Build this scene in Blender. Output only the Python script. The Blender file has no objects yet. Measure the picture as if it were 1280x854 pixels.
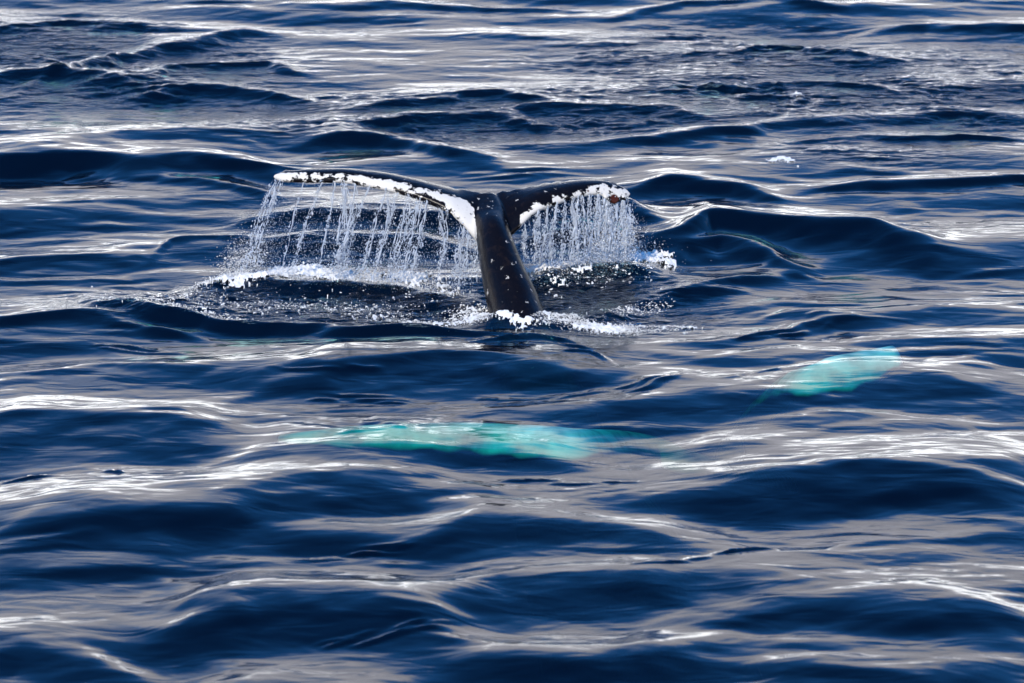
import bpy, bmesh, math, random
import numpy as np
from mathutils import Vector, Matrix

random.seed(7)
RNG = np.random.default_rng(11)
scene = bpy.context.scene
C = scene.collection

# ------------------------------------------------------------------ camera
DIST, DEP = 60.0, math.radians(15.0)
PXW, PXH = 1280.0, 854.0
MPP = 4.2 / 450.0                       # metres per photo pixel at the aim point
cam_data = bpy.data.cameras.new('camera')
cam = bpy.data.objects.new('camera', cam_data)
C.objects.link(cam)
CAM = Vector((0, -DIST * math.cos(DEP), DIST * math.sin(DEP)))
cam.location = CAM
cam.rotation_euler = (math.pi / 2 - DEP, 0, 0)
cam_data.sensor_width = 36.0
cam_data.lens = 36.0 * DIST / (PXW * MPP)
cam_data.clip_start = 0.5
cam_data.clip_end = 20000
cam_data.dof.use_dof = True; cam_data.dof.focus_distance = 61.5; cam_data.dof.aperture_fstop = 2.0
scene.camera = cam

# ------------------------------------------------------------------ light
SUN_EL = math.radians(42.0)
SUN_AZ = math.atan2(-0.40, -0.92)       # azimuth of the sun, behind and left of the ship
sx, sy, sz = (math.sin(SUN_AZ) * math.cos(SUN_EL), math.cos(SUN_AZ) * math.cos(SUN_EL), math.sin(SUN_EL))
world = bpy.data.worlds.new('World')
scene.world = world
world.use_nodes = True
wn, wl = world.node_tree.nodes, world.node_tree.links
wn.clear()
out = wn.new('ShaderNodeOutputWorld')
bg = wn.new('ShaderNodeBackground'); bg.inputs['Strength'].default_value = 0.13
sky = wn.new('ShaderNodeTexSky'); sky.sky_type = 'NISHITA'
sky.sun_disc = False
sky.sun_elevation = SUN_EL
sky.sun_rotation = SUN_AZ
sky.air_density = 1.0; sky.dust_density = 0.6; sky.ozone_density = 2.0
tc = wn.new('ShaderNodeTexCoord')
mp = wn.new('ShaderNodeMapping'); mp.inputs['Scale'].default_value = (2.2, 2.2, 9.0)
nz = wn.new('ShaderNodeTexNoise'); nz.inputs['Scale'].default_value = 1.3
nz.inputs['Detail'].default_value = 5; nz.inputs['Roughness'].default_value = 0.55
sep = wn.new('ShaderNodeSeparateXYZ')
wl.new(tc.outputs['Generated'], mp.inputs['Vector']); wl.new(mp.outputs[0], nz.inputs['Vector'])
wl.new(tc.outputs['Generated'], sep.inputs[0])
# cloud cover: a flat grey stratus bank low over the sea all round, bright air under it, blue above
def wmath(op, a, b=None, c=None):
    m = wn.new('ShaderNodeMath'); m.operation = op
    for k, v in enumerate((a, b, c)):
        if v is None: continue
        if isinstance(v, (int, float)): m.inputs[k].default_value = v
        else: wl.new(v, m.inputs[k])
    return m.outputs[0]
def wstep(v, a, b):
    m = wn.new('ShaderNodeMapRange'); m.interpolation_type = 'SMOOTHSTEP'
    m.inputs['From Min'].default_value = a; m.inputs['From Max'].default_value = b
    wl.new(v, m.inputs['Value']); return m.outputs[0]
def wmix(f, a, b):
    m = wn.new('ShaderNodeMix'); m.data_type = 'RGBA'; wl.new(f, m.inputs['Factor'])
    for key, v in (('A', a), ('B', b)):
        if isinstance(v, tuple): m.inputs[key].default_value = v
        else: wl.new(v, m.inputs[key])
    return m.outputs['Result']
elev = wmath('ADD', sep.outputs['Z'], wmath('MULTIPLY', wmath('SUBTRACT', nz.outputs['Fac'], .5), .30))
tint = wn.new('ShaderNodeMix'); tint.data_type = 'RGBA'; tint.blend_type = 'MULTIPLY'; tint.inputs['Factor'].default_value = 1
tint.inputs['B'].default_value = (.28, 1.16, 2.05, 1); wl.new(sky.outputs[0], tint.inputs['A'])
bank = wmix(wstep(elev, .035, .135), (25.0, 25.4, 26.2, 1), (8.6, 8.7, 9.8, 1))
full = wmix(wstep(elev, .175, .36), bank, tint.outputs['Result'])
wl.new(full, bg.inputs['Color']); wl.new(bg.outputs[0], out.inputs['Surface'])

sun_data = bpy.data.lights.new('sun', 'SUN')
sun_data.energy = 4.4; sun_data.angle = math.radians(0.5); sun_data.color = (1.0, 0.89, 0.74)
sun = bpy.data.objects.new('sun', sun_data); C.objects.link(sun)
sun.rotation_euler = Vector((sx, sy, sz)).to_track_quat('Z', 'Y').to_euler()
sun.location = (-20, -20, 30)

scene.view_settings.view_transform = 'Standard'
scene.view_settings.look = 'None'
scene.view_settings.exposure = 0.0
scene.view_settings.gamma = 1.0
scene.view_settings.use_curve_mapping = False
scene.cycles.max_bounces = 7
scene.cycles.diffuse_bounces = 2
scene.cycles.glossy_bounces = 3
scene.cycles.transparent_max_bounces = 24
scene.cycles.caustics_reflective = False
scene.cycles.caustics_refractive = False

# ------------------------------------------------------------------ helpers
CD, SD = math.cos(DEP), math.sin(DEP)
def ray(px, py):
    """world direction of the sight line that a photo pixel had"""
    u = (px - PXW / 2) * MPP / DIST
    v = -(py - PXH / 2) * MPP / DIST
    return Vector((u, CD + v * SD, -SD + v * CD))
def ground(px, py, z=0.0):
    d = ray(px, py); t = (z - CAM.z) / d.z
    return CAM + d * t
def at(px, py, Y):
    d = ray(px, py); t = (Y - CAM.y) / d.y
    return CAM + d * t

def link(name, me, mat=None, parent=None):
    o = bpy.data.objects.new(name, me)
    C.objects.link(o)
    if mat is not None and not me.materials: me.materials.append(mat)
    if parent: o.parent = parent
    return o
def tag(o, label=None, cat=None, group=None, kind=None):
    if label: o['label'] = label
    if cat: o['category'] = cat
    if group: o['group'] = group
    if kind: o['kind'] = kind
    return o

class Soup:
    """collects many small closed shapes into one mesh"""
    def __init__(self): self.v = []; self.f = []; self.n = 0
    def add(self, v, f):
        self.v.append(v); self.f.append(f + self.n); self.n += len(v)
    def mesh(self, name, smooth=True):
        me = bpy.data.meshes.new(name)
        v = np.concatenate(self.v).astype(np.float32); f = np.concatenate(self.f).astype(np.int32)
        k = f.shape[1]
        me.vertices.add(len(v)); me.vertices.foreach_set('co', v.ravel())
        me.loops.add(f.size); me.loops.foreach_set('vertex_index', f.ravel())
        me.polygons.add(len(f))
        me.polygons.foreach_set('loop_start', np.arange(0, f.size, k, dtype=np.int32))
        me.polygons.foreach_set('loop_total', np.full(len(f), k, dtype=np.int32))
        if smooth: me.polygons.foreach_set('use_smooth', np.ones(len(f), dtype=bool))
        me.update(calc_edges=True); me.validate()
        return me

def ico(sub):
    bm = bmesh.new(); bmesh.ops.create_icosphere(bm, subdivisions=sub, radius=1)
    v = np.array([p.co[:] for p in bm.verts]); f = np.array([[q.index for q in p.verts] for p in bm.faces]); bm.free()
    return v, f
ICO1, ICO2 = ico(1), ico(2)
OCT = (np.array([[1,0,0],[-1,0,0],[0,1,0],[0,-1,0],[0,0,1],[0,0,-1]], float),
       np.array([[0,2,4],[2,1,4],[1,3,4],[3,0,4],[2,0,5],[1,2,5],[3,1,5],[0,3,5]]))

def smooth01(a, b, x):
    t = np.clip((x - a) / (b - a), 0, 1); return t * t * (3 - 2 * t)

class SineField:
    """band-limited random field made of many plane waves"""
    def __init__(self, seed, n, lmin, lmax, mean_dir, spread, power=1.0):
        r = np.random.default_rng(seed)
        lam = np.exp(r.uniform(math.log(lmin), math.log(lmax), n))
        th = mean_dir + r.normal(0, spread, n)
        self.kx = 2 * np.pi / lam * np.cos(th); self.ky = 2 * np.pi / lam * np.sin(th)
        self.ph = r.uniform(0, 2 * np.pi, n)
        self.a = lam ** power; self.lam = lam
        self.a = self.a / math.sqrt(0.5 * np.sum((self.a * 2 * np.pi / lam) ** 2))   # unit rms slope
    def __call__(self, x, y):
        h = np.zeros_like(x)
        for kx, ky, p, a in zip(self.kx, self.ky, self.ph, self.a):
            h += a * np.sin(kx * x + ky * y + p)
        return h
class UnitField(SineField):
    def __init__(self, *k, **kw):
        super().__init__(*k, **kw); self.a = self.a / math.sqrt(0.5 * np.sum(self.a ** 2))

# ------------------------------------------------------------------ sea surface
# crest lines: (points in photo px, thickness of the camera-facing face in px, slope, back length ratio)
WAVES = [
  ([(-60,184),(60,184),(200,187),(300,190),(350,200)], 46, .74, 2.6),
  ([(110,216),(200,218),(290,232),(360,252)], 16, .40, 2.5),
  ([(20,110),(110,72),(200,55),(300,38),(360,36)], 24, .40, 2.6),
  ([(-40,98),(60,92),(160,98),(230,104)], 20, .42, 2.0),
  ([(-40,40),(60,32),(180,30),(240,22)], 14, .36, 2.0),
  ([(370,168),(430,164),(500,172),(560,186),(620,190)], 26, .44, 2.5),
  ([(420,130),(520,122),(640,118),(700,124)], 16, .40, 2.2),
  ([(380,10),(480,4),(600,8),(760,10)], 14, .36, 2.4),
  ([(760,18),(860,2),(980,4),(1060,10)], 18, .42, 2.0),
  ([(1080,40),(1160,28),(1260,32),(1330,34)], 14, .38, 2.4),
  ([(700,180),(830,168),(960,150),(1120,140),(1320,138)], 20, .46, 2.6),
  ([(1010,228),(1120,226),(1220,220),(1340,212)], 22, .46, 3.0),
  ([(760,230),(830,220),(920,228),(990,246)], 28, .46, 2.6),
  ([(780,306),(840,282),(884,264),(930,270),(1000,276),(1080,282),(1180,296)], 46, .66, 2.2),
  ([(800,318),(850,304),(900,298),(960,308),(1010,322)], 30, .55, 2.0),
  ([(840,365),(920,345),(990,338),(1010,332)], 16, .40, 2.2),
  ([(690,392),(780,384),(850,368),(930,362)], 18, .42, 2.0),
  ([(95,366),(150,372),(230,384),(320,398),(430,404),(560,406),(640,412)], 24, .86, 1.2),
  ([(180,372),(260,358),(330,351),(420,352),(500,360),(600,376)], 26, .52, 1.6),
  ([(630,356),(700,346),(760,334),(840,330)], 26, .50, 1.6),
  ([(190,318),(215,302),(280,300),(330,310)], 14, .40, 2.0),
  ([(-60,330),(40,322),(130,318),(200,322)], 10, .34, 2.4),
  ([(-60,400),(60,392),(160,398),(260,414)], 16, .40, 2.4),
  ([(300,478),(420,452),(540,450),(660,452),(760,456)], 36, .66, 3.4),
  ([(820,430),(900,424),(1000,410),(1120,396)], 12, .36, 2.6),
  ([(640,500),(760,492),(900,484),(1060,472),(1180,464),(1320,446)], 42, .44, 2.4),
  ([(-60,520),(60,516),(180,520),(300,528)], 44, .46, 2.4),
  ([(300,566),(400,560),(500,556),(620,560),(740,570)], 30, .40, 2.2),
  ([(860,560),(960,548),(1080,540),(1200,530)], 22, .36, 2.6),
  ([(-60,640),(60,636),(180,632),(260,622),(360,600),(470,588),(540,584),(600,596)], 64, .50, 2.2),
  ([(840,612),(940,604),(1060,592),(1180,588),(1320,590)], 60, .46, 2.4),
  ([(520,664),(620,644),(720,640),(830,652),(900,664)], 40, .40, 2.4),
  ([(-60,712),(60,706),(160,712),(240,722)], 24, .36, 2.6),
  ([(180,770),(250,748),(330,736),(430,742),(520,752),(600,770)], 62, .50, 2.0),
  ([(520,742),(640,722),(760,722),(880,736)], 34, .38, 2.6),
  ([(820,786),(940,758),(1060,752),(1180,756),(1320,764)], 52, .46, 2.4),
  ([(-60,806),(30,806),(100,824),(160,840)], 40, .44, 2.4),
  ([(560,830),(680,812),(800,808),(900,822)], 36, .38, 2.4),
  ([(1000,690),(1100,676),(1200,672),(1320,664)], 18, .32, 2.6),
  ([(240,860),(400,866),(560,880)], 40, .44, 2.2),
  ([(900,862),(1040,846),(1200,840),(1330,846)], 40, .44, 2.2),
  ([(300,268),(380,258),(470,256),(560,262),(620,270)], 30, .48, 2.2),
  ([(310,300),(400,296),(500,298),(600,306)], 28, .48, 2.2),
  ([(630,262),(700,250),(770,250),(830,262)], 34, .60, 1.6),
  ([(640,296),(700,290),(760,290),(820,300)], 26, .60, 1.6),
  ([(160,118),(240,108),(330,112),(400,122)], 18, .46, 2.0),
  ([(180,96),(230,84),(330,78),(400,86)], 18, .46, 2.0),
  ([(600,140),(700,130),(820,132),(900,140)], 16, .46, 2.0),
  ([(840,112),(940,100),(1060,104),(1140,112)], 14, .44, 2.0),
  ([(880,70),(960,60),(1060,66),(1120,74)], 12, .42, 2.0),
  ([(1000,176),(1080,166),(1180,170),(1280,176)], 12, .42, 2.0),
  ([(440,150),(520,142),(620,142),(700,150)], 16, .46, 2.0),
  # small crinkled crests
  ([(920,424),(980,412),(1040,404),(1090,398)], 6, .70, 1.2),
  ([(590,440),(640,425),(700,430),(745,440)], 10, .70, 1.2),
  ([(700,452),(740,452),(775,462)], 6, .75, 1.2),
]
KS = .66
_r = random.Random(5)
for (cx_, cy_, rx_, ry_, tl_) in ((450,484,95,13,.05),(475,543,55,6,-.05),(1000,411,70,5,-.16),(440,690,55,9,-.1),(490,800,70,9,-.25),(705,604,60,3,.02),
                                  (860,712,90,6,-.1),(120,606,90,5,0),(690,494,80,4,-.05),(900,478,110,5,-.12),(180,440,60,4,.05),(660,436,70,9,.05)):
    for _ in range(6):      # little wrinkles on the smooth backs of the swell
        dx_ = _r.uniform(-rx_, rx_); l_ = _r.uniform(14, 46); y_ = cy_ + tl_ * dx_ + _r.uniform(-ry_, ry_)
        WAVES.append(([(cx_ + dx_ - l_, y_ - tl_ * l_ + _r.uniform(-2, 2)), (cx_ + dx_, y_), (cx_ + dx_ + l_, y_ + tl_ * l_ + _r.uniform(-2, 2))], _r.uniform(3, 5), _r.uniform(.4, .65), 1.2))
def crest_curve(w):
    pts, t, s, br = w
    s *= KS * (1.2 if pts[0][1] < 175 else 1.0 if pts[0][1] < 420 or t < 11 else .58)
    F = t * MPP / (SD + s * CD); A = s * F * 0.8
    g = [ground(px, py, A) for px, py in pts]
    return np.array([p.x for p in g]), np.array([p.y for p in g]), F, A, br
CRESTS = [crest_curve(w) for w in WAVES]
swell = SineField(3, 36, 1.2, 5.0, math.pi / 2 + .12, .30, 1.0)
chop = SineField(5, 40, .5, 1.3, math.pi / 2 - .1, .38, 1.2)
rip = SineField(8, 56, .10, .50, math.pi / 2 + .15, .6, 1.0)
mid = SineField(9, 56, .28, .95, math.pi / 2 + .08, .22, 1.0)
crinkle = SineField(21, 40, .12, .5, 0.6, 1.5, 1.0)
warp1 = UnitField(31, 10, .7, 2.4, .5, 1.5); warp2 = UnitField(32, 10, .25, .8, .5, 1.5)
patch = UnitField(41, 14, 1.6, 7.0, 1.2, 1.0); patch2 = UnitField(42, 14, .9, 3.0, 1.2, 1.0)

def blobmask(x, y, spots):
    m = np.zeros_like(x)
    for (px, py, rx, ry, a) in spots:
        g = ground(px, py); g2 = ground(px, py + ry); gx = rx * MPP
        m = np.maximum(m, a * np.exp(-(((x - g.x) / gx) ** 2 + ((y - g.y) / (g.y - g2.y)) ** 2) ** 1.3))
    return m
ROUGH = [(150,90,260,45,.75),(470,145,300,28,.8),(900,75,260,40,.8),(900,125,400,30,.9),(1150,110,260,60,.7),
         (640,160,200,24,.8),(1100,190,160,20,.5),(60,60,200,50,.7),(450,292,170,44,.55),(720,286,90,36,.5)]
CALM = [(640,432,130,22,.9),(570,74,300,40,1.0),(1180,60,200,40,.6)]
BX, BY = ground(652, 402).x, ground(652, 402).y      # the swell that the tail stock pushes up
SLICK = [(300,382,200,22,1.0),(480,392,180,22,1.0),(700,372,160,30,.9),(770,400,110,20,1.0),(240,374,120,16,1.0)]

def height(x, y, full=True):
    wx = x + .06 * warp1(x, y) + .01 * warp2(x, y)
    wy = y + .10 * warp1(y * .8 + 3.1, x * .6 + 1.7) + .015 * warp2(y + 5.0, x)
    h = np.zeros_like(x)
    for cx, cy, F, A, br in CRESTS:
        L = cx[-1] - cx[0]
        sel = (wx > cx[0] - .2 * L) & (wx < cx[-1] + .2 * L) & (np.abs(wy - cy.mean()) < 12)
        if not sel.any(): continue
        xs, ys = wx[sel], wy[sel]
        yc = np.interp(xs, cx, cy)
        win = smooth01(cx[0] - .12 * L, cx[0] + .28 * L, xs) * (1 - smooth01(cx[-1] - .28 * L, cx[-1] + .12 * L, xs))
        s = ys - yc
        f = np.where(s < 0, np.exp(-(s / (F * .72)) ** 2), 1 / (1 + (s / (F * .72 * br * .8)) ** 2) ** 1.5)
        h[sel] += A * 1.15 * win * f
    dist = np.maximum(np.abs(x) - 11, 0) + np.maximum(y - 28, 0) + np.maximum(-16 - y, 0)
    far = np.exp(-dist / 60.0)
    calm = blobmask(x, y, CALM)
    h += .09 * np.exp(-(((x - BX) / .5) ** 2 + ((y - BY) / .3) ** 2))
    h += swell(x, y) * (.062 + .012 * smooth01(-5, 1, y)) * (1 - .72 * calm) * (.3 + .7 * far)
    h += chop(wx, wy) * .030 * (1 - .7 * calm) * (.75 + .35 * np.clip(patch(x, y), -1.2, 1.5)) * np.exp(-dist / 8)
    if full:
        h += mid(wx, wy) * (.038 + .024 * np.clip(patch2(x + 9, y), -1.4, 1.6)) * (1 - .6 * calm) * (.62 + .38 * smooth01(-5, 0, y)) * np.exp(-dist / 5)
        rough = blobmask(x, y, ROUGH)
        slick = blobmask(x, y, SLICK)
        rr = np.clip(rough * (.75 + .5 * patch2(x, y)), 0, 1.3)
        h += rip(x + .04 * warp2(x, y), y) * (.010 + .21 * rr + .13 * slick) * np.exp(-dist / 3)
        h += mid(x * 1.3 + 4, y * 1.1) * (.12 * rr + .05 * slick) * np.exp(-dist / 3)
        h += np.abs(crinkle(wx, wy)) * -(.24 * slick + .11 * rr) * np.exp(-dist / 3)
        h += WLIFT[0] * np.exp(-(((x - BX) / .7) ** 2 + ((y - BY) / .40) ** 2))
        return h, rough, slick
    return h

WLIFT = [0.0]
WLIFT[0] = .11 - float(height(np.array([BX]), np.array([BY - .25]))[0][0])
def axis(lo, hi, step, far, ratio):
    a = list(np.arange(lo, hi + step * .5, step))
    s = step; left = []; v = lo
    while v > -far: s *= ratio; v -= s; left.append(v)
    s = step; right = []; v = a[-1]
    while v < far: s *= ratio; v += s; right.append(v)
    return np.array(left[::-1] + a + right)
gx = axis(-9.5, 9.5, .034, 4000, 1.17); gy = axis(-14.5, 24.5, .034, 4000, 1.17)
X, Y = np.meshgrid(gx, gy)
H, RO, SL = height(X.ravel(), Y.ravel())
nx, ny = len(gx), len(gy)
top = np.stack([X.ravel(), Y.ravel(), H], 1)
idx = np.arange(nx * ny).reshape(ny, nx)
quads = np.stack([idx[:-1, :-1], idx[:-1, 1:], idx[1:, 1:], idx[1:, :-1]], -1).reshape(-1, 4)
# skirt and bottom close the body of water
per = np.concatenate([idx[0, :], idx[1:, -1], idx[-1, -2::-1], idx[-2:0:-1, 0]])
bot = top[per].copy(); bot[:, 2] = -40
nb = len(top); m = len(per)
bi = nb + np.arange(m)
side = np.stack([per, bi, np.roll(bi, -1), np.roll(per, -1)], 1)
verts = np.concatenate([top, bot, [[0, 0, -40.]]])
ctr = len(verts) - 1
S = Soup(); S.add(verts, np.concatenate([quads, side]))
sea_me = bpy.data.meshes.new('sea')
allq = np.concatenate([quads, side]).astype(np.int32)
tris = np.stack([bi, np.full(m, ctr), np.roll(bi, -1)], 1).astype(np.int32)
loops = np.concatenate([allq.ravel(), tris.ravel()])
starts = np.concatenate([np.arange(len(allq)) * 4, allq.size + np.arange(len(tris)) * 3]).astype(np.int32)
tot = np.concatenate([np.full(len(allq), 4), np.full(len(tris), 3)]).astype(np.int32)
sea_me.vertices.add(len(verts)); sea_me.vertices.foreach_set('co', verts.astype(np.float32).ravel())
sea_me.loops.add(len(loops)); sea_me.loops.foreach_set('vertex_index', loops)
sea_me.polygons.add(len(starts)); sea_me.polygons.foreach_set('loop_start', starts); sea_me.polygons.foreach_set('loop_total', tot)
sm = np.zeros(len(starts), dtype=bool); sm[:len(quads)] = True
sea_me.polygons.foreach_set('use_smooth', sm)
mi = np.zeros(len(starts), dtype=np.int32); mi[len(quads):] = 1
sea_me.update(calc_edges=True)
at_r = sea_me.attributes.new('ripple', 'FLOAT', 'POINT')
rv = np.zeros(len(verts), np.float32); rv[:len(top)] = np.clip(RO + SL, 0, 1.2)
at_r.data.foreach_set('value', rv)

def newmat(name):
    m = bpy.data.materials.new(name); m.use_nodes = True
    m.node_tree.nodes.clear(); return m, m.node_tree.nodes, m.node_tree.links
sea_mat, N, L = newmat('sea_water')
o_ = N.new('ShaderNodeOutputMaterial')
geo = N.new('ShaderNodeNewGeometry')
mp = N.new('ShaderNodeMapping'); mp.inputs['Scale'].default_value = (1, 1.0, 1)
L.new(geo.outputs['Position'], mp.inputs['Vector'])
n1 = N.new('ShaderNodeTexNoise'); n1.inputs['Scale'].default_value = 9; n1.inputs['Detail'].default_value = 3
n2 = N.new('ShaderNodeTexNoise'); n2.inputs['Scale'].default_value = 2.2; n2.inputs['Detail'].default_value = 2; n2.inputs['Distortion'].default_value = .6
mpa = N.new('ShaderNodeMapping'); mpa.inputs['Scale'].default_value = (.55, 1.25, 1)
L.new(geo.outputs['Position'], mpa.inputs['Vector'])
L.new(mpa.outputs[0], n1.inputs['Vector']); L.new(mpa.outputs[0], n2.inputs['Vector'])
atn = N.new('ShaderNodeAttribute'); atn.attribute_name = 'ripple'
amp = N.new('ShaderNodeMath'); amp.operation = 'MULTIPLY_ADD'; amp.inputs[1].default_value = .040; amp.inputs[2].default_value = .0012
L.new(atn.outputs['Fac'], amp.inputs[0])
hm = N.new('ShaderNodeMath'); hm.operation = 'MULTIPLY'
L.new(n1.outputs['Fac'], hm.inputs[0]); L.new(amp.outputs[0], hm.inputs[1])
h2 = N.new('ShaderNodeMath'); h2.operation = 'MULTIPLY_ADD'; h2.inputs[1].default_value = .018
L.new(n2.outputs['Fac'], h2.inputs[0]); L.new(hm.outputs[0], h2.inputs[2])
bp = N.new('ShaderNodeBump'); bp.inputs['Strength'].default_value = 1.0; bp.inputs['Distance'].default_value = 1.0
L.new(h2.outputs[0], bp.inputs['Height'])
fr = N.new('ShaderNodeFresnel'); L.new(bp.outputs[0], fr.inputs['Normal'])
io = N.new('ShaderNodeMix'); io.data_type = 'FLOAT'; io.inputs['A'].default_value = 1.333; io.inputs['B'].default_value = 1.10
L.new(geo.outputs['Backfacing'], io.inputs['Factor']); L.new(io.outputs['Result'], fr.inputs['IOR'])
gl = N.new('ShaderNodeBsdfGlossy'); gl.inputs['Roughness'].default_value = .08; L.new(bp.outputs[0], gl.inputs['Normal'])
gl.inputs['Color'].default_value = (1, 1, 1, 1)
df = N.new('ShaderNodeBsdfDiffuse'); df.inputs['Color'].default_value = (.0001, .006, .031, 1)
tr = N.new('ShaderNodeBsdfTransparent'); tr.inputs['Color'].default_value = (1, 1, 1, 1)
mx0 = N.new('ShaderNodeMixShader'); mx0.inputs[0].default_value = .15
L.new(tr.outputs[0], mx0.inputs[1]); L.new(df.outputs[0], mx0.inputs[2])
mx = N.new('ShaderNodeMixShader')
L.new(fr.outputs[0], mx.inputs[0]); L.new(mx0.outputs[0], mx.inputs[1]); L.new(gl.outputs[0], mx.inputs[2])
L.new(mx.outputs[0], o_.inputs['Surface'])
va = N.new('ShaderNodeVolumeAbsorption'); va.inputs['Color'].default_value = (0.0, .84, .795, 1); va.inputs['Density'].default_value = 2.4
L.new(va.outputs[0], o_.inputs['Volume'])
bed, N, L = newmat('deep_sea_bed')
o_ = N.new('ShaderNodeOutputMaterial'); df = N.new('ShaderNodeBsdfDiffuse'); df.inputs['Color'].default_value = (.01, .02, .03, 1)
L.new(df.outputs[0], o_.inputs['Surface'])
sea_me.materials.append(sea_mat); sea_me.materials.append(bed)
sea_me.polygons.foreach_set('material_index', mi)
sea = link('sea', sea_me); tag(sea, kind='structure')

def hz(x, y):
    return height(np.atleast_1d(np.float64(x)), np.atleast_1d(np.float64(y)))[0]

# ------------------------------------------------------------------ whale
UP_L = [(341,217),(360,213.5),(390,211.5),(437,212),(484,217),(531,227.5),(566,235.5),(590,238.5),(604,240)]
LO_L = [(341,226),(360,227.5),(390,227.5),(428,226.5),(460,232),(484,237),(519,246),(545,257),(566,268),(582,285),(594,300),(604,314)]
UP_R = [(604,240),(619,240.5),(653,235),(686,229),(729,225),(757,225.7),(776,231),(789,240)]
LO_R = [(604,314),(628,306),(641,293),(650,285),(660,273),(672,263.5),(695,255),(717,247),(743,242),(762,245),(776,250),(789,249)]
UPX, UPY = zip(*(UP_L + UP_R[1:])); LOX, LOY = zip(*(LO_L + LO_R[1:]))
DX = [341, 420, 520, 604, 680, 740, 789]; DY = [2.95, 2.75, 2.45, 2.15, 2.55, 2.95, 3.15]
CH = [.14, .42, .62, .70, .60, .42, .16]      # how much farther back the trailing edge lies
def edges(px):
    yl = np.interp(px, DX, DY)
    lo = at(px, float(np.interp(px, LOX, LOY)), float(yl))
    up = at(px, float(np.interp(px, UPX, UPY)), float(yl + np.interp(px, DX, CH)))
    return lo, up
def fluke_mesh(bm):
    st = list(np.linspace(341, 604, 48)) + list(np.linspace(604, 789, 38))[1:]
    rings = []
    K = 20
    for i, px in enumerate(st):
        lo, up = edges(px)
        c = up - lo; n = Vector((0, -c.z, c.y)).normalized()     # towards the sky and the ship
        if n.y > 0: n = -n
        ln = c.length
        e = min(px - 341, 789 - px)
        endt = math.sqrt(max(0.02, min(1, e / 12.0)))
        th = (.035 + .085 * ln) * (.45 + .55 * endt)
        jag = .012 * math.sin(px * .9) + .010 * math.sin(px * .37 + 1) + .008 * math.sin(px * 1.7 + 2)
        ring = []
        for k in range(K):
            a = 2 * math.pi * k / K
            s = .5 - .5 * math.cos(a)
            prof = math.sin(a) * (1.15 - .65 * s)
            mid = lo + c * (.5 + (s - .5) * endt) + (c.normalized() * jag if s > .8 else Vector((0, 0, 0)))
            camber = .05 * ln * math.sin(math.pi * s)
            ring.append(bm.verts.new(mid + n * (prof * th + camber)))
        rings.append(ring)
    for a, b in zip(rings, rings[1:]):
        for k in range(K): bm.faces.new((a[k], a[(k + 1) % K], b[(k + 1) % K], b[k]))
    bm.faces.new(rings[0][::-1]); bm.faces.new(rings[-1])

def loft(bm, stations, K=28):
    """stations: (centre, half width, half depth); rings stand square to the spine"""
    cs = [Vector(s[0]) for s in stations]
    rings = []
    for i, (c, w, d) in enumerate(stations):
        t = (cs[min(i + 1, len(cs) - 1)] - cs[max(i - 1, 0)]).normalized()
        side = Vector((1, 0, 0)); side = (side - t * side.dot(t)).normalized(); nrm = t.cross(side)
        ring = []
        for k in range(K):
            a = 2 * math.pi * k / K
            ca, sa = math.cos(a), math.sin(a)
            keel = 1 + .10 * abs(sa) ** 6
            ring.append(bm.verts.new(Vector(c) + side * (ca * w) + nrm * (sa * d * keel)))
        rings.append(ring)
    for a, b in zip(rings, rings[1:]):
        for k in range(K): bm.faces.new((a[k], a[(k + 1) % K], b[(k + 1) % K], b[k]))
    bm.faces.new(rings[0][::-1]); bm.faces.new(rings[-1])

def catmull(pts, n):
    pts = np.array(pts, float); out = []
    P = np.vstack([2 * pts[0] - pts[1], pts, 2 * pts[-1] - pts[-2]])
    for i in range(len(pts) - 1):
        p0, p1, p2, p3 = P[i:i + 4]
        for t in np.linspace(0, 1, n, endpoint=False):
            out.append(.5 * (2 * p1 + (p2 - p0) * t + (2 * p0 - 5 * p1 + 4 * p2 - p3) * t * t + (3 * p1 - p0 - 3 * p2 + p3) * t ** 3))
    out.append(pts[-1]); return np.array(out)

base = ground(648, 402)
spine = []
def ped(px, py, Yv, hw, dep):
    p = at(px, py, Yv); spine.append((p.x, p.y, p.z, hw * MPP, dep))
ped(606, 244, 2.80, 14, .04)
ped(609, 258, 2.60, 19, .08)
ped(612, 274, 2.40, 22, .14)
ped(618, 300, 2.06, 23, .23)
ped(630, 345, 1.66, 29, .29)
ped(640, 375, 1.40, 33, .33)
ped(648, 402, 1.16, 36, .36)
b = spine[-1]
spine += [(b[0] + .18, b[1] - .55, -.50, .42, .50), (.62, -1.0, -1.35, .68, .78), (1.25, -2.6, -2.5, 1.05, 1.1),
          (1.75, -4.4, -3.6, 1.3, 1.3), (2.1, -6.6, -4.8, 1.25, 1.2), (2.35, -8.6, -6.0, .85, .75), (2.45, -9.8, -6.8, .25, .22)]
sp = catmull(spine, 6)
bm = bmesh.new()
loft(bm, [((q[0], q[1], q[2]), max(q[3], .03), max(q[4], .03)) for q in sp])
fluke_mesh(bm)
for px, py, r in ((763,250,.035),(768,252,.042),(773,250,.034),(757,247,.03),(781,249,.03)):      # ragged lump at the tip
    p = at(px, py, edges(px)[0].y - .01)
    bmesh.ops.create_icosphere(bm, subdivisions=2, radius=r, matrix=Matrix.Translation(p))
for k in range(16):                                                # knuckles along the tail stock's ridge
    q = sp[8 + k * 2]; t_ = Vector(sp[9 + k * 2][:3]) - Vector(q[:3])
    p = Vector(q[:3]) + Vector((random.uniform(-.02, .03), -.72, .69)) * q[4] * .93
    bmesh.ops.create_icosphere(bm, subdivisions=2, radius=q[4] * random.uniform(.14, .22), matrix=Matrix.Translation(p))
bmesh.ops.recalc_face_normals(bm, faces=bm.faces)
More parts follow.
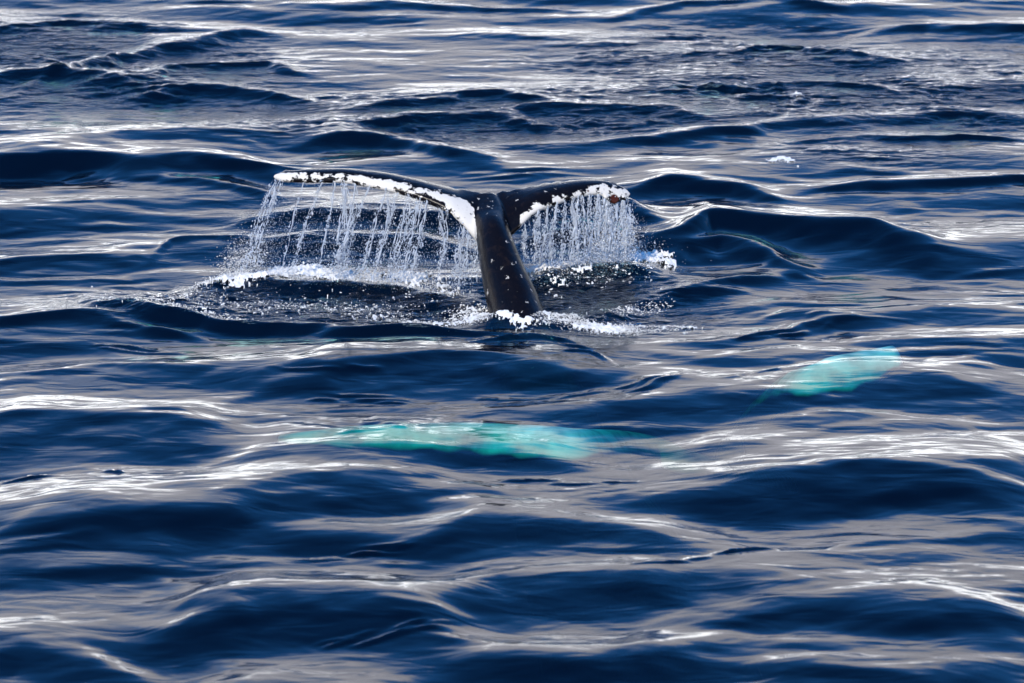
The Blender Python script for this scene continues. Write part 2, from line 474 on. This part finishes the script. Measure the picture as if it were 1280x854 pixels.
tmp_me = bpy.data.meshes.new('whale_raw'); bm.to_mesh(tmp_me); bm.free()
tmp = bpy.data.objects.new('whale_raw', tmp_me); C.objects.link(tmp)
md = tmp.modifiers.new('r', 'REMESH'); md.mode = 'VOXEL'; md.voxel_size = .018
ms = tmp.modifiers.new('s', 'SMOOTH'); ms.factor = .5; ms.iterations = 9
bpy.context.view_layer.update()
dg = bpy.context.evaluated_depsgraph_get()
body_me = bpy.data.meshes.new_from_object(tmp.evaluated_get(dg))
bpy.data.objects.remove(tmp)
body_me.name = 'body'
body_me.polygons.foreach_set('use_smooth', np.ones(len(body_me.polygons), dtype=bool))
# markings that belong to the skin: white field and rust-red patch, stored as attributes
nv = len(body_me.vertices); co = np.empty(nv * 3, np.float32); body_me.vertices.foreach_get('co', co); co = co.reshape(-1, 3).astype(float)
def project(co):
    d = co - np.array(CAM)
    dep = d[:, 1] * CD - d[:, 2] * SD
    return 640 + d[:, 0] / dep * DIST / MPP, 427 - (d[:, 1] * SD + d[:, 2] * CD) / dep * DIST / MPP
PXs, PYs = project(co)
ST = np.linspace(341, 789, 300)
EL = [edges(p) for p in ST]
lx = np.array([e[0].x for e in EL])
def lerp_edge(k, c): return np.interp(co[:, 0], lx, [e[k][c] for e in EL])
lo3 = np.stack([lerp_edge(0, 1), lerp_edge(0, 2)], 1); up3 = np.stack([lerp_edge(1, 1), lerp_edge(1, 2)], 1)
cv = up3 - lo3; vv = np.sum((co[:, 1:] - lo3) * cv, 1) / np.sum(cv * cv, 1)
sxp = np.interp(co[:, 0], lx, ST)            # span station
vlo = np.interp(sxp, [341,390,440,484,510,545,570,590,600,640,648,660,700,730,750,789], [-.02,-.02,-.02,-.08,.06,.10,.0,-.1,-.1,.0,.0,-.2,-.2,-.2,-.2,-.05])
vhi = np.interp(sxp, [341,390,440,484,510,545,570,585,593,598,646,650,660,700,735,750,770,789], [.70,.26,.20,.20,.22,.28,.42,.60,.50,-.4,-.4,.18,.14,.06,.12,.40,.70,.80])
w = np.minimum(vv - vlo, vhi - vv) * 4.0 + .5
w[(co[:, 2] < .05)] = -1
a_z = body_me.attributes.new('dry', 'FLOAT', 'POINT'); a_z.data.foreach_set('value', smooth01(-.3, -.05, co[:, 2]).astype(np.float32))
mot = np.interp(sxp, [341,400,450,560,600,690,740,789], [.9,.55,.3,.25,.4,.35,.7,.9])
a_w = body_me.attributes.new('white', 'FLOAT', 'POINT'); a_w.data.foreach_set('value', np.clip(w, -1, 1.0) - .30 * mot.astype(np.float32))
a_m = body_me.attributes.new('mottle', 'FLOAT', 'POINT'); a_m.data.foreach_set('value', mot.astype(np.float32))
def rust(px, py, r):
    p, _ = edges(px); q = at(px, py, p.y)
    return np.exp(-np.sum((co - np.array(q)) ** 2, 1) / r ** 2)
a_r = body_me.attributes.new('rust', 'FLOAT', 'POINT')
a_r.data.foreach_set('value', np.clip(rust(767, 249, .07) + .8 * rust(736, 238, .035) + .5 * rust(782, 249, .05), 0, 1).astype(np.float32))

skin, N, L = newmat('whale_skin')
o_ = N.new('ShaderNodeOutputMaterial'); pb = N.new('ShaderNodeBsdfPrincipled')
geo = N.new('ShaderNodeTexCoord')
nA = N.new('ShaderNodeTexNoise'); nA.inputs['Scale'].default_value = 9; nA.inputs['Detail'].default_value = 6; nA.inputs['Roughness'].default_value = .65
nB = N.new('ShaderNodeTexNoise'); nB.inputs['Scale'].default_value = 30; nB.inputs['Detail'].default_value = 4; nB.inputs['Roughness'].default_value = .6
for n in (nA, nB): L.new(geo.outputs['Object'], n.inputs['Vector'])
def attr(name):
    a = N.new('ShaderNodeAttribute'); a.attribute_name = name; return a.outputs['Fac']
def mth(op, a, b, c=None):
    m = N.new('ShaderNodeMath'); m.operation = op
    for i, v in enumerate((a, b, c)):
        if v is None: continue
        if isinstance(v, (int, float)): m.inputs[i].default_value = v
        else: L.new(v, m.inputs[i])
    return m.outputs[0]
def ramp(v, a, b):
    m = N.new('ShaderNodeMapRange'); m.interpolation_type = 'SMOOTHSTEP'
    m.inputs['From Min'].default_value = a; m.inputs['From Max'].default_value = b; L.new(v, m.inputs['Value']); return m.outputs[0]
W = mth('ADD', attr('white'), mth('MULTIPLY', mth('SUBTRACT', nA.outputs['Fac'], .5), mth('MULTIPLY_ADD', attr('mottle'), 3.2, 1.6)))
W = mth('ADD', W, mth('MULTIPLY', mth('SUBTRACT', nB.outputs['Fac'], .5), .6))
W = ramp(W, .44, .56)
vo = N.new('ShaderNodeTexVoronoi'); vo.inputs['Scale'].default_value = 19; vo.inputs['Randomness'].default_value = 1
mpv = N.new('ShaderNodeMapping'); mpv.inputs['Scale'].default_value = (1, .8, .6)
L.new(geo.outputs['Object'], mpv.inputs['Vector']); dv = N.new('ShaderNodeMix'); dv.data_type = 'RGBA'; dv.inputs['Factor'].default_value = .10
L.new(mpv.outputs[0], dv.inputs['A']); L.new(nB.outputs['Color'], dv.inputs['B']); L.new(dv.outputs['Result'], vo.inputs['Vector'])
spx = N.new('ShaderNodeSeparateColor'); L.new(vo.outputs['Color'], spx.inputs[0])
rad = mth('MULTIPLY', ramp(spx.outputs[0], .72, 1.0), .32)
spot = mth('MULTIPLY', ramp(mth('SUBTRACT', rad, vo.outputs['Distance']), .0, .05), mth('MULTIPLY', attr('dry'), .7))
allw = mth('MAXIMUM', W, spot)
mixw = N.new('ShaderNodeMix'); mixw.data_type = 'RGBA'
mixd = N.new('ShaderNodeMix'); mixd.data_type = 'RGBA'
mixd.inputs['A'].default_value = (.0035, .003, .0045, 1); mixd.inputs['B'].default_value = (.011, .0075, .007, 1)
L.new(ramp(nA.outputs['Fac'], .5, .75), mixd.inputs['Factor']); L.new(mixd.outputs['Result'], mixw.inputs['A'])
mixw.inputs['B'].default_value = (.62, .585, .53, 1)
L.new(mth('MULTIPLY', allw, ramp(nB.outputs['Fac'], .0, .40)), mixw.inputs['Factor'])
mixr = N.new('ShaderNodeMix'); mixr.data_type = 'RGBA'; mixr.inputs['B'].default_value = (.055, .014, .009, 1)
L.new(ramp(attr('rust'), .35, .6), mixr.inputs['Factor']); L.new(mixw.outputs['Result'], mixr.inputs['A'])
L.new(mixr.outputs['Result'], pb.inputs['Base Color'])
rg = mth('MULTIPLY_ADD', nB.outputs['Fac'], .35, .03); L.new(rg, pb.inputs['Roughness'])
pb.inputs['IOR'].default_value = 1.33; pb.inputs['Specular IOR Level'].default_value = .22
bpn = N.new('ShaderNodeBump'); bpn.inputs['Strength'].default_value = .3; bpn.inputs['Distance'].default_value = .02
L.new(nA.outputs['Fac'], bpn.inputs['Height']); L.new(bpn.outputs[0], pb.inputs['Normal'])
L.new(pb.outputs[0], o_.inputs['Surface'])
finm, N, L = newmat('white_fin_skin')
o_ = N.new('ShaderNodeOutputMaterial'); pb = N.new('ShaderNodeBsdfPrincipled'); geo = N.new('ShaderNodeTexCoord')
nA = N.new('ShaderNodeTexNoise'); nA.inputs['Scale'].default_value = 2.4; nA.inputs['Detail'].default_value = 5
L.new(geo.outputs['Object'], nA.inputs['Vector'])
rp = N.new('ShaderNodeValToRGB'); rp.color_ramp.elements[0].position = .30; rp.color_ramp.elements[1].position = .60
rp.color_ramp.elements[0].color = (.22, .24, .24, 1); rp.color_ramp.elements[1].color = (.90, .90, .88, 1)
L.new(nA.outputs['Fac'], rp.inputs[0]); L.new(rp.outputs[0], pb.inputs['Base Color']); pb.inputs['Roughness'].default_value = .5
L.new(pb.outputs[0], o_.inputs['Surface'])

whale = bpy.data.objects.new('humpback_whale', None); C.objects.link(whale)
whale.location = (base.x, base.y, 0)
tag(whale, 'diving whale with black and white tail flukes raised above the sea', 'whale')
def child(name, me, mat):
    o = link(name, me, mat, whale); o.matrix_parent_inverse = Matrix.Translation(-whale.location); return o
body_o = child('body', body_me, skin)

def pectoral(spine_pts, widths, thick):
    """long knobbly flipper; spine_pts root to tip"""
    pts = catmull(spine_pts, 8); ws = np.interp(np.linspace(0, 1, len(pts)), np.linspace(0, 1, len(widths)), widths)
    bm = bmesh.new(); K = 14; rings = []
    for i, p in enumerate(pts):
        t = Vector(pts[min(i + 1, len(pts) - 1)] - pts[max(i - 1, 0)]).normalized()
        ch = Vector((0, 0, 1)).cross(t).normalized(); nn = t.cross(ch)
        wv = ws[i] * (1 + .07 * math.sin(i * 1.3)); ring = []
        for k in range(K):
            a = 2 * math.pi * k / K
            ring.append(bm.verts.new(Vector(p) + Vector((0, 0, -.8 * wv * math.cos(a) ** 2 + .22 * wv * math.cos(a) * (1 if ch.y > 0 else -1))) + ch * (math.cos(a) * wv) + nn * (math.sin(a) * max(.02, min(thick, wv * .4)))))
        rings.append(ring)
    for a, b2 in zip(rings, rings[1:]):
        for k in range(K): bm.faces.new((a[k], a[(k + 1) % K], b2[(k + 1) % K], b2[k]))
    bm.faces.new(rings[0][::-1]); bm.faces.new(rings[-1])
    bmesh.ops.recalc_face_normals(bm, faces=bm.faces)
    me = bpy.data.meshes.new('pectoral_fin'); bm.to_mesh(me); bm.free()
    me.polygons.foreach_set('use_smooth', np.ones(len(me.polygons), dtype=bool)); return me
def sub(px, py, d):
    """point d metres under the sea, where that photo position looks into the water"""
    dv = ray(px, py).normalized(); t0 = (.6 - CAM.z) / dv.z
    ts = t0 + np.arange(0, 14, .02)
    P = np.array(CAM)[None] + ts[:, None] * np.array(dv)[None]
    g = P[:, 2] - hz(P[:, 0], P[:, 1]) + d
    k = int(np.argmax(g < 0)); return tuple(P[k])
f1 = pectoral([sub(980,596,3.0), sub(880,574,1.4), sub(800,547,.95), sub(720,542,.27), sub(650,538,.19), sub(570,535,.26), sub(460,538,.40), sub(350,546,.70)], [.18,.20,.22,.25,.25,.22,.17,.05], .05)
f2 = pectoral([sub(900,575,2.6), sub(940,515,2.0), sub(980,476,.80), sub(1015,460,.26), sub(1062,449,.15), sub(1118,438,.17)], [.20,.24,.27,.29,.29,.15], .05)
for f in (f1, f2): child('pectoral_fin', f, finm)

# ------------------------------------------------------------------ falling water
wat, N, L = newmat('falling_water')
o_ = N.new('ShaderNodeOutputMaterial')
df = N.new('ShaderNodeBsdfDiffuse'); df.inputs['Color'].default_value = (.78, .82, .88, 1)
tl = N.new('ShaderNodeBsdfTranslucent'); tl.inputs['Color'].default_value = (.70, .78, .88, 1)
tr = N.new('ShaderNodeBsdfTransparent'); gl = N.new('ShaderNodeBsdfGlossy'); gl.inputs['Roughness'].default_value = .12
m1 = N.new('ShaderNodeMixShader'); m1.inputs[0].default_value = .5; L.new(df.outputs[0], m1.inputs[1]); L.new(tl.outputs[0], m1.inputs[2])
m2 = N.new('ShaderNodeMixShader'); m2.inputs[0].default_value = .15; L.new(m1.outputs[0], m2.inputs[1]); L.new(tr.outputs[0], m2.inputs[2])
m3 = N.new('ShaderNodeMixShader'); m3.inputs[0].default_value = .08; L.new(m2.outputs[0], m3.inputs[1]); L.new(gl.outputs[0], m3.inputs[2])
L.new(m3.outputs[0], o_.inputs['Surface'])
foam_m, N, L = newmat('sea_foam')
o_ = N.new('ShaderNodeOutputMaterial'); pb = N.new('ShaderNodeBsdfPrincipled')
pb.inputs['Base Color'].default_value = (.74, .73, .70, 1); pb.inputs['Roughness'].default_value = .6
L.new(pb.outputs[0], o_.inputs['Surface'])

def drop(soup, p, r, stretch=1.0, tilt=(0, 0, 1), shape=OCT):
    v, f = shape
    q = Vector(tilt).to_track_quat('Z', 'Y').to_matrix()
    M = np.array(q) @ np.diag([r, r, r * stretch])
    soup.add(v @ M.T + np.array(p), f)
def strand(soup, pts, radii, K=5):
    pts = np.array(pts); n = len(pts)
    ang = np.linspace(0, 2 * np.pi, K, endpoint=False)
    ring = np.stack([np.cos(ang), np.sin(ang), np.zeros(K)], 1)
    v = (pts[:, None, :] + ring[None] * np.array(radii)[:, None, None]).reshape(-1, 3)
    f = []
    for i in range(n - 1):
        for k in range(K):
            a, b2, c, d = i*K+k, i*K+(k+1)%K, (i+1)*K+(k+1)%K, (i+1)*K+k
            f += [(a, b2, c), (a, c, d)]
    for k in range(1, K - 1): f += [(0, k + 1, k), ((n-1)*K, (n-1)*K+k, (n-1)*K+k+1)]
    soup.add(v, np.array(f))

# (start px on the leading edge, end px, end py at the water, width px, strength, bow)
STREAMS_A = [(344,306,335,7,.8,-4),(352,318,330,8,.9,-3),(378,352,340,4,.35,0),(402,360,342,5,.9,1),(418,397,340,4,.5,2),(430,422,346,12,1.5,3),
             (442,428,346,9,1.1,2),(462,417,336,5,.7,1),(482,449,348,6,1.0,1),(497,463,350,9,.9,2),(486,474,330,4,.6,1),(512,486,348,9,1.2,2),(524,496,350,9,1.2,2),
             (533,514,350,6,.9,2),(548,543,352,6,.9,9),(560,550,345,4,.4,2),(577,567,356,9,1.0,1),(586,577,356,7,.9,1),(595,590,352,6,.7,1)]
STREAMS_B = [(656,655,330,5,.6,0),(673,669,328,6,.9,1),(683,677,330,6,.9,1),(694,683,330,7,.9,1),(706,700,330,5,.6,1),(718,716,332,10,1.3,0),(727,728,334,6,.8,0),
             (737,735,334,5,.9,0),(748,742,334,9,1.0,1),(757,751,332,14,1.7,1),(768,764,330,10,1.2,0),(778,779,330,12,1.4,2),(786,786,330,6,.9,1)]
def stream(spec, label, group):
    x0, x1, y1, wid, stg, bow = spec
    if x0 > 620: stg *= 1.35
    lo, up = edges(x0)
    p0 = lo + Vector((0, .01, .01))
    Yb = lo.y - .05
    p1 = at(x1, y1, Yb); p1.z = max(p1.z, float(hz(p1.x, p1.y)[0]) - .02) if p1.z < .4 else p1.z
    S = Soup(); wm = wid * MPP * .62
    fq = random.uniform(2, 5); fp = random.uniform(0, 6.3); am = random.uniform(.005, .03)
    def path(t, off, ph):
        p = Vector(p0).lerp(p1, t)
        p.x += off * wm * (.55 + .6 * t) + .012 * math.sin(9 * t + ph) + .006 * math.sin(23 * t + 2 * ph) + bow * MPP * math.sin(math.pi * t) + am * t * math.sin(fq * t + fp)
        p.y += off * .3 * wm * math.sin(ph) + .01 * math.cos(7 * t + ph)
        return p
    knots = [(random.random() ** .8, random.gauss(0, .7)) for _ in range(9)]
    ns = max(2, int(wid * .52 * stg + .5))
    for q_ in range(ns):
        off = random.gauss(0, .55); ph = random.uniform(0, 6.3)
        t0 = random.choice([0, 0, random.uniform(0, .5)]); t1 = min(1.02, t0 + random.uniform(.3, .9))
        if q_ == 0: t0, t1 = 0, 1.01
        ts = np.linspace(t0, t1, 34)
        r0 = random.uniform(.004, .0135) * (.75 + .3 * stg); f1_, f2_ = random.uniform(9, 17), random.uniform(25, 48)
        rad = [r0 * max(.12, .45 + .5 * math.sin(f1_ * t + ph) + .4 * math.sin(f2_ * t + 3 * ph) + random.gauss(0, .18)) * (1 if 0 < i < 33 else .2) for i, t in enumerate(ts)]
        strand(S, [path(t, off + .35 * math.sin(6 * t + ph), ph) for t in ts], rad)
    dirn = (p0 - p1).normalized()
    for k in range(int(270 * stg * (.5 + wid / 10))):
        t = random.random() ** .8
        clump = random.choice(knots) if random.random() < .55 else (t, random.gauss(0, .7))
        tt = min(1.02, max(0, clump[0] + random.gauss(0, .05)))
        p = path(tt, clump[1] + random.gauss(0, (.25 + .35 * tt) * (3 if random.random() < .15 else 1)), random.uniform(0, 6.3))
        drop(S, p, random.choice([.003, .004, .004, .005, .006, .008, .012]), random.uniform(1, 2.2), dirn + Vector((random.gauss(0, .3), 0, 0)))
    me = S.mesh('water_stream'); o = link('water_stream', me, wat)
    me.transform(Matrix.Translation(-p1)); o.location = p1
    return tag(o, label, 'water', group)
for s in STREAMS_A:
    w_ = 'broad frothy stream' if s[3] >= 9 else 'thin slanting stream' if s[3] >= 5 else 'faint thread'
    where = ('pouring from the pale tip' if s[0] < 370 else 'falling midway along the white band' if s[0] < 470 else
             'falling from the black-edged inner half' if s[0] < 555 else 'falling close beside the tail stock')
    stream(s, w_ + ' of water ' + where + ' of the longer fluke', 'streams falling from the longer fluke')
for s in STREAMS_B:
    w_ = 'broad frothy stream' if s[3] >= 9 else 'thin upright stream'
    where = ('close beside the tail stock' if s[0] < 700 else 'under the middle' if s[0] < 745 else 'by the rusty tip')
    stream(s, w_ + ' of water falling ' + where + ' of the shorter fluke', 'streams falling from the shorter fluke')

# fine spray between the streams
S = Soup()
for k in range(13000):
    left = random.random() < .62
    px = random.uniform(342, 600) if left else random.uniform(650, 792)
    lo, up = edges(max(341, min(789, px)))
    t = random.random() ** .75
    zt = lo.z * (1 - t) + .02
    p = Vector((lo.x + random.gauss(0, .03 + .05 * t) - (.30 * t * lo.z if left else .05 * t), lo.y + random.gauss(-.02, .10), zt))
    if not left and px > 735 and random.random() < .5: p.z *= .6
    drop(S, p, random.uniform(.0016, .0042), random.uniform(1, 1.8))
for k in range(700):     # throw-off beyond both tips
    if random.random() < .5: px, sgn = 345, -1
    else: px, sgn = 785, 1
    lo, up = edges(px); a = abs(random.gauss(0, .28))
    p = Vector((lo.x + sgn * a, lo.y + random.gauss(0, .2), random.uniform(0, 1.0) * math.exp(-a * 1.6) * 1.0))
    drop(S, p, random.uniform(.002, .005))
o = link('spray', S.mesh('spray'), wat)
tag(o, 'fine droplets drifting between the streams under both flukes', 'spray', kind='stuff')

# ------------------------------------------------------------------ foam
def foam_line(S, pts, halfw_px, n, rmin, rmax, rise=0.0, flat=.6, shape=ICO1):
    """lumps of foam strewn about a line on the water given by photo positions"""
    pts = np.array(pts, float); seg = np.r_[0, np.cumsum(np.hypot(*np.diff(pts, axis=0).T))]
    t = RNG.beta(1.35, 1.35, n) * seg[-1]
    px = np.interp(t, seg, pts[:, 0]) + RNG.normal(0, 1.4 * halfw_px, n); py = np.interp(t, seg, pts[:, 1]) + RNG.normal(0, halfw_px, n)
    g = [ground(a, b2) for a, b2 in zip(px, py)]
    x = np.array([p.x for p in g]); y = np.array([p.y for p in g]); z = hz(x, y)
    lump = np.clip(.5 + .5 * np.sin(x * 7.3 + 1.1) * np.sin(x * 3.1), .1, 1)
    rz = np.abs(RNG.normal(0, 1, n)) * rise * lump
    v, f = shape; k = len(v)
    r = RNG.uniform(rmin, rmax, n) * (.45 + .8 * RNG.random(n) ** 3) * (1 - .4 * np.minimum(1, rz / .15))
    sc = np.stack([r * RNG.uniform(.8, 1.9, n), r * RNG.uniform(.7, 1.3, n), r * (flat + RNG.uniform(0, .5, n))], 1)
    vv_ = v[None] * (1 + RNG.normal(0, .28, (n, k, 1))) * sc[:, None, :]
    an = RNG.uniform(-.6, .6, n); ca, sa = np.cos(an)[:, None], np.sin(an)[:, None]
    vx = vv_[:, :, 0] * ca - vv_[:, :, 2] * sa; vz = vv_[:, :, 0] * sa + vv_[:, :, 2] * ca
    pos = np.stack([vx + x[:, None], vv_[:, :, 1] + y[:, None], vz + (z + rz)[:, None]], -1)
    ff = (f[None] + (np.arange(n) * k)[:, None, None]).reshape(-1, 3)
    S.add(pos.reshape(-1, 3), ff)
lace = UnitField(51, 30, .05, .4, 1.0, 1.5, power=.6); lace2 = UnitField(52, 24, .03, .10, 1.0, 1.5)
def foam_sheet(S, pts, halfw_px, lift, dens):
    """joined, lacy froth: a lumpy skin over the water that dips under it where it thins out"""
    g = [ground(*p) for p in pts]; cx = np.array([p.x for p in g]); cy = np.array([p.y for p in g])
    hw = (ground(pts[0][0], pts[0][1]).y - ground(pts[0][0], pts[0][1] + halfw_px).y)
    xs = np.arange(cx[0], cx[-1], .011); ss = np.arange(-2.6, 2.6, .022 / hw)
    XX, SS = np.meshgrid(xs, ss); YY = np.interp(XX, cx, cy) + SS * hw
    x, y = XX.ravel(), YY.ravel()
    end = smooth01(0, .25, (x - cx[0]) / (cx[-1] - cx[0])) * (1 - smooth01(.75, 1, (x - cx[0]) / (cx[-1] - cx[0])))
    brk = np.clip(.72 + .34 * lace(x * .3 + 7, y * .05) + .2 * np.sin(x * 2.3 + 1), .25, 1.2)
    D = dens * brk * np.exp(-(SS.ravel() + .5 * lace(x * .25, y * .02 + 3)) ** 2) * (.35 + .65 * end) + .18 * lace(x, y) + .13 * lace2(x, y) - .5
    z = height(x, y)[0] + np.where(D > 0, .65 * lift * np.sqrt(np.maximum(D, 0)) * (1 + .10 * lace2(x, y) + .32 * lace(x * 1.5, y * 1.5)), -.02)
    I = np.arange(len(x)).reshape(XX.shape)
    q = np.stack([I[:-1, :-1], I[:-1, 1:], I[1:, 1:], I[1:, :-1]], -1).reshape(-1, 4)
    q = q[(D[q] > -.04).all(1)]
    u, inv = np.unique(q, return_inverse=True); q = inv.reshape(-1, 4)
    S.add(np.stack([x, y, z], 1)[u], np.concatenate([q[:, [0, 1, 2]], q[:, [0, 2, 3]]]))
S = Soup()
foam_sheet(S, [(240,360),(290,352),(330,348),(390,346),(440,350),(500,358),(575,372)], 8, .06, 1.75)
foam_sheet(S, [(110,368),(200,384),(330,384),(450,386),(590,392)], 10, .014, .31)
foam_line(S, [(250,358),(290,352),(330,348),(390,346),(440,350),(480,354)], 3.8, 9000, .004, .011, .045, .6, OCT)
foam_line(S, [(440,356),(500,362),(545,364),(572,372)], 3.6, 2200, .004, .009, .015, .5, OCT)
foam_line(S, [(285,345),(305,330),(325,318)], 8, 2600, .003, .010, .16, .7, OCT)
foam_line(S, [(200,378),(300,380),(420,384),(560,386)], 7, 900, .004, .013, 0, .30)
o = link('foam', S.mesh('foam'), foam_m)
tag(o, 'thick white foam where the longer fluke sheds water, beside slanting streams', 'foam', kind='stuff')
S = Soup()
foam_sheet(S, [(645,352),(690,346),(720,340),(750,333),(790,328),(845,328)], 9, .08, 1.8)
foam_line(S, [(735,322),(765,312),(792,310)], 7, 2600, .004, .012, .18, .8, OCT)
foam_sheet(S, [(650,362),(740,358),(830,350)], 8, .014, .31)
foam_line(S, [(655,346),(690,344),(720,338),(750,330),(790,324),(825,328)], 4.8, 7000, .004, .011, .05, .6, OCT)
foam_line(S, [(738,326),(760,318),(785,314)], 6, 3200, .003, .010, .13, .7, OCT)
foam_line(S, [(660,360),(740,356),(810,352)], 5, 400, .004, .012, 0, .35)
o = link('foam', S.mesh('foam'), foam_m)
tag(o, 'white foam heaped under the shorter fluke with the rust-red patch', 'foam', kind='stuff')
S = Soup()
foam_sheet(S, [(575,396),(610,399),(650,404),(690,402),(730,406)], 5, .04, 1.5)
foam_sheet(S, [(440,396),(520,401),(600,405),(650,408),(700,406),(760,412),(810,414),(880,406)], 4.5, .035, 1.25)
foam_sheet(S, [(690,398),(760,394),(840,384)], 6, .014, .34)
foam_line(S, [(470,396),(540,402),(600,404),(618,394),(640,404),(690,404),(740,410),(800,414),(865,408)], 2.8, 4200, .004, .009, .010, .5, OCT)
foam_line(S, [(688,402),(740,410),(800,414)], 2.8, 2800, .004, .010, .022, .5, OCT)
foam_line(S, [(560,392),(600,388),(618,392)], 2.5, 500, .004, .013, .01)
foam_line(S, [(760,392),(800,386),(840,382)], 3, 300, .004, .011, 0, .4)
o = link('foam', S.mesh('foam'), foam_m)
tag(o, 'thin white foam swirling around the waterline of the tail stock', 'foam', kind='stuff')
S = Soup()
foam_line(S, [(105,368),(150,378),(200,388),(260,396),(320,402)], 2.2, 420, .005, .014, .005)
o = link('foam', S.mesh('foam'), foam_m)
tag(o, 'sparse specks of foam along the dark ragged wave edge', 'foam', kind='stuff')

def splash(px, py, wid, n, rise, label):
    S = Soup(); foam_sheet(S, [(px - wid * 1.5, py + 2), (px, py), (px + wid * 1.5, py + 3)], 2.6, .03, .95)
    foam_line(S, [(px - wid, py + 2), (px, py), (px + wid, py + 3)], 1.6, n, .003, .008, rise, .6, OCT)
    me = S.mesh('splash'); o = link('splash', me, foam_m); g = ground(px, py)
    me.transform(Matrix.Translation(-g)); o.location = g
    tag(o, label, 'splash', None, 'stuff')
splash(978, 202, 14, 160, .015, 'small breaking splash with grey white lumps on a smooth wave shoulder')
splash(996, 119, 6, 60, .015, 'tiny bright splash amid the dark rippled water')
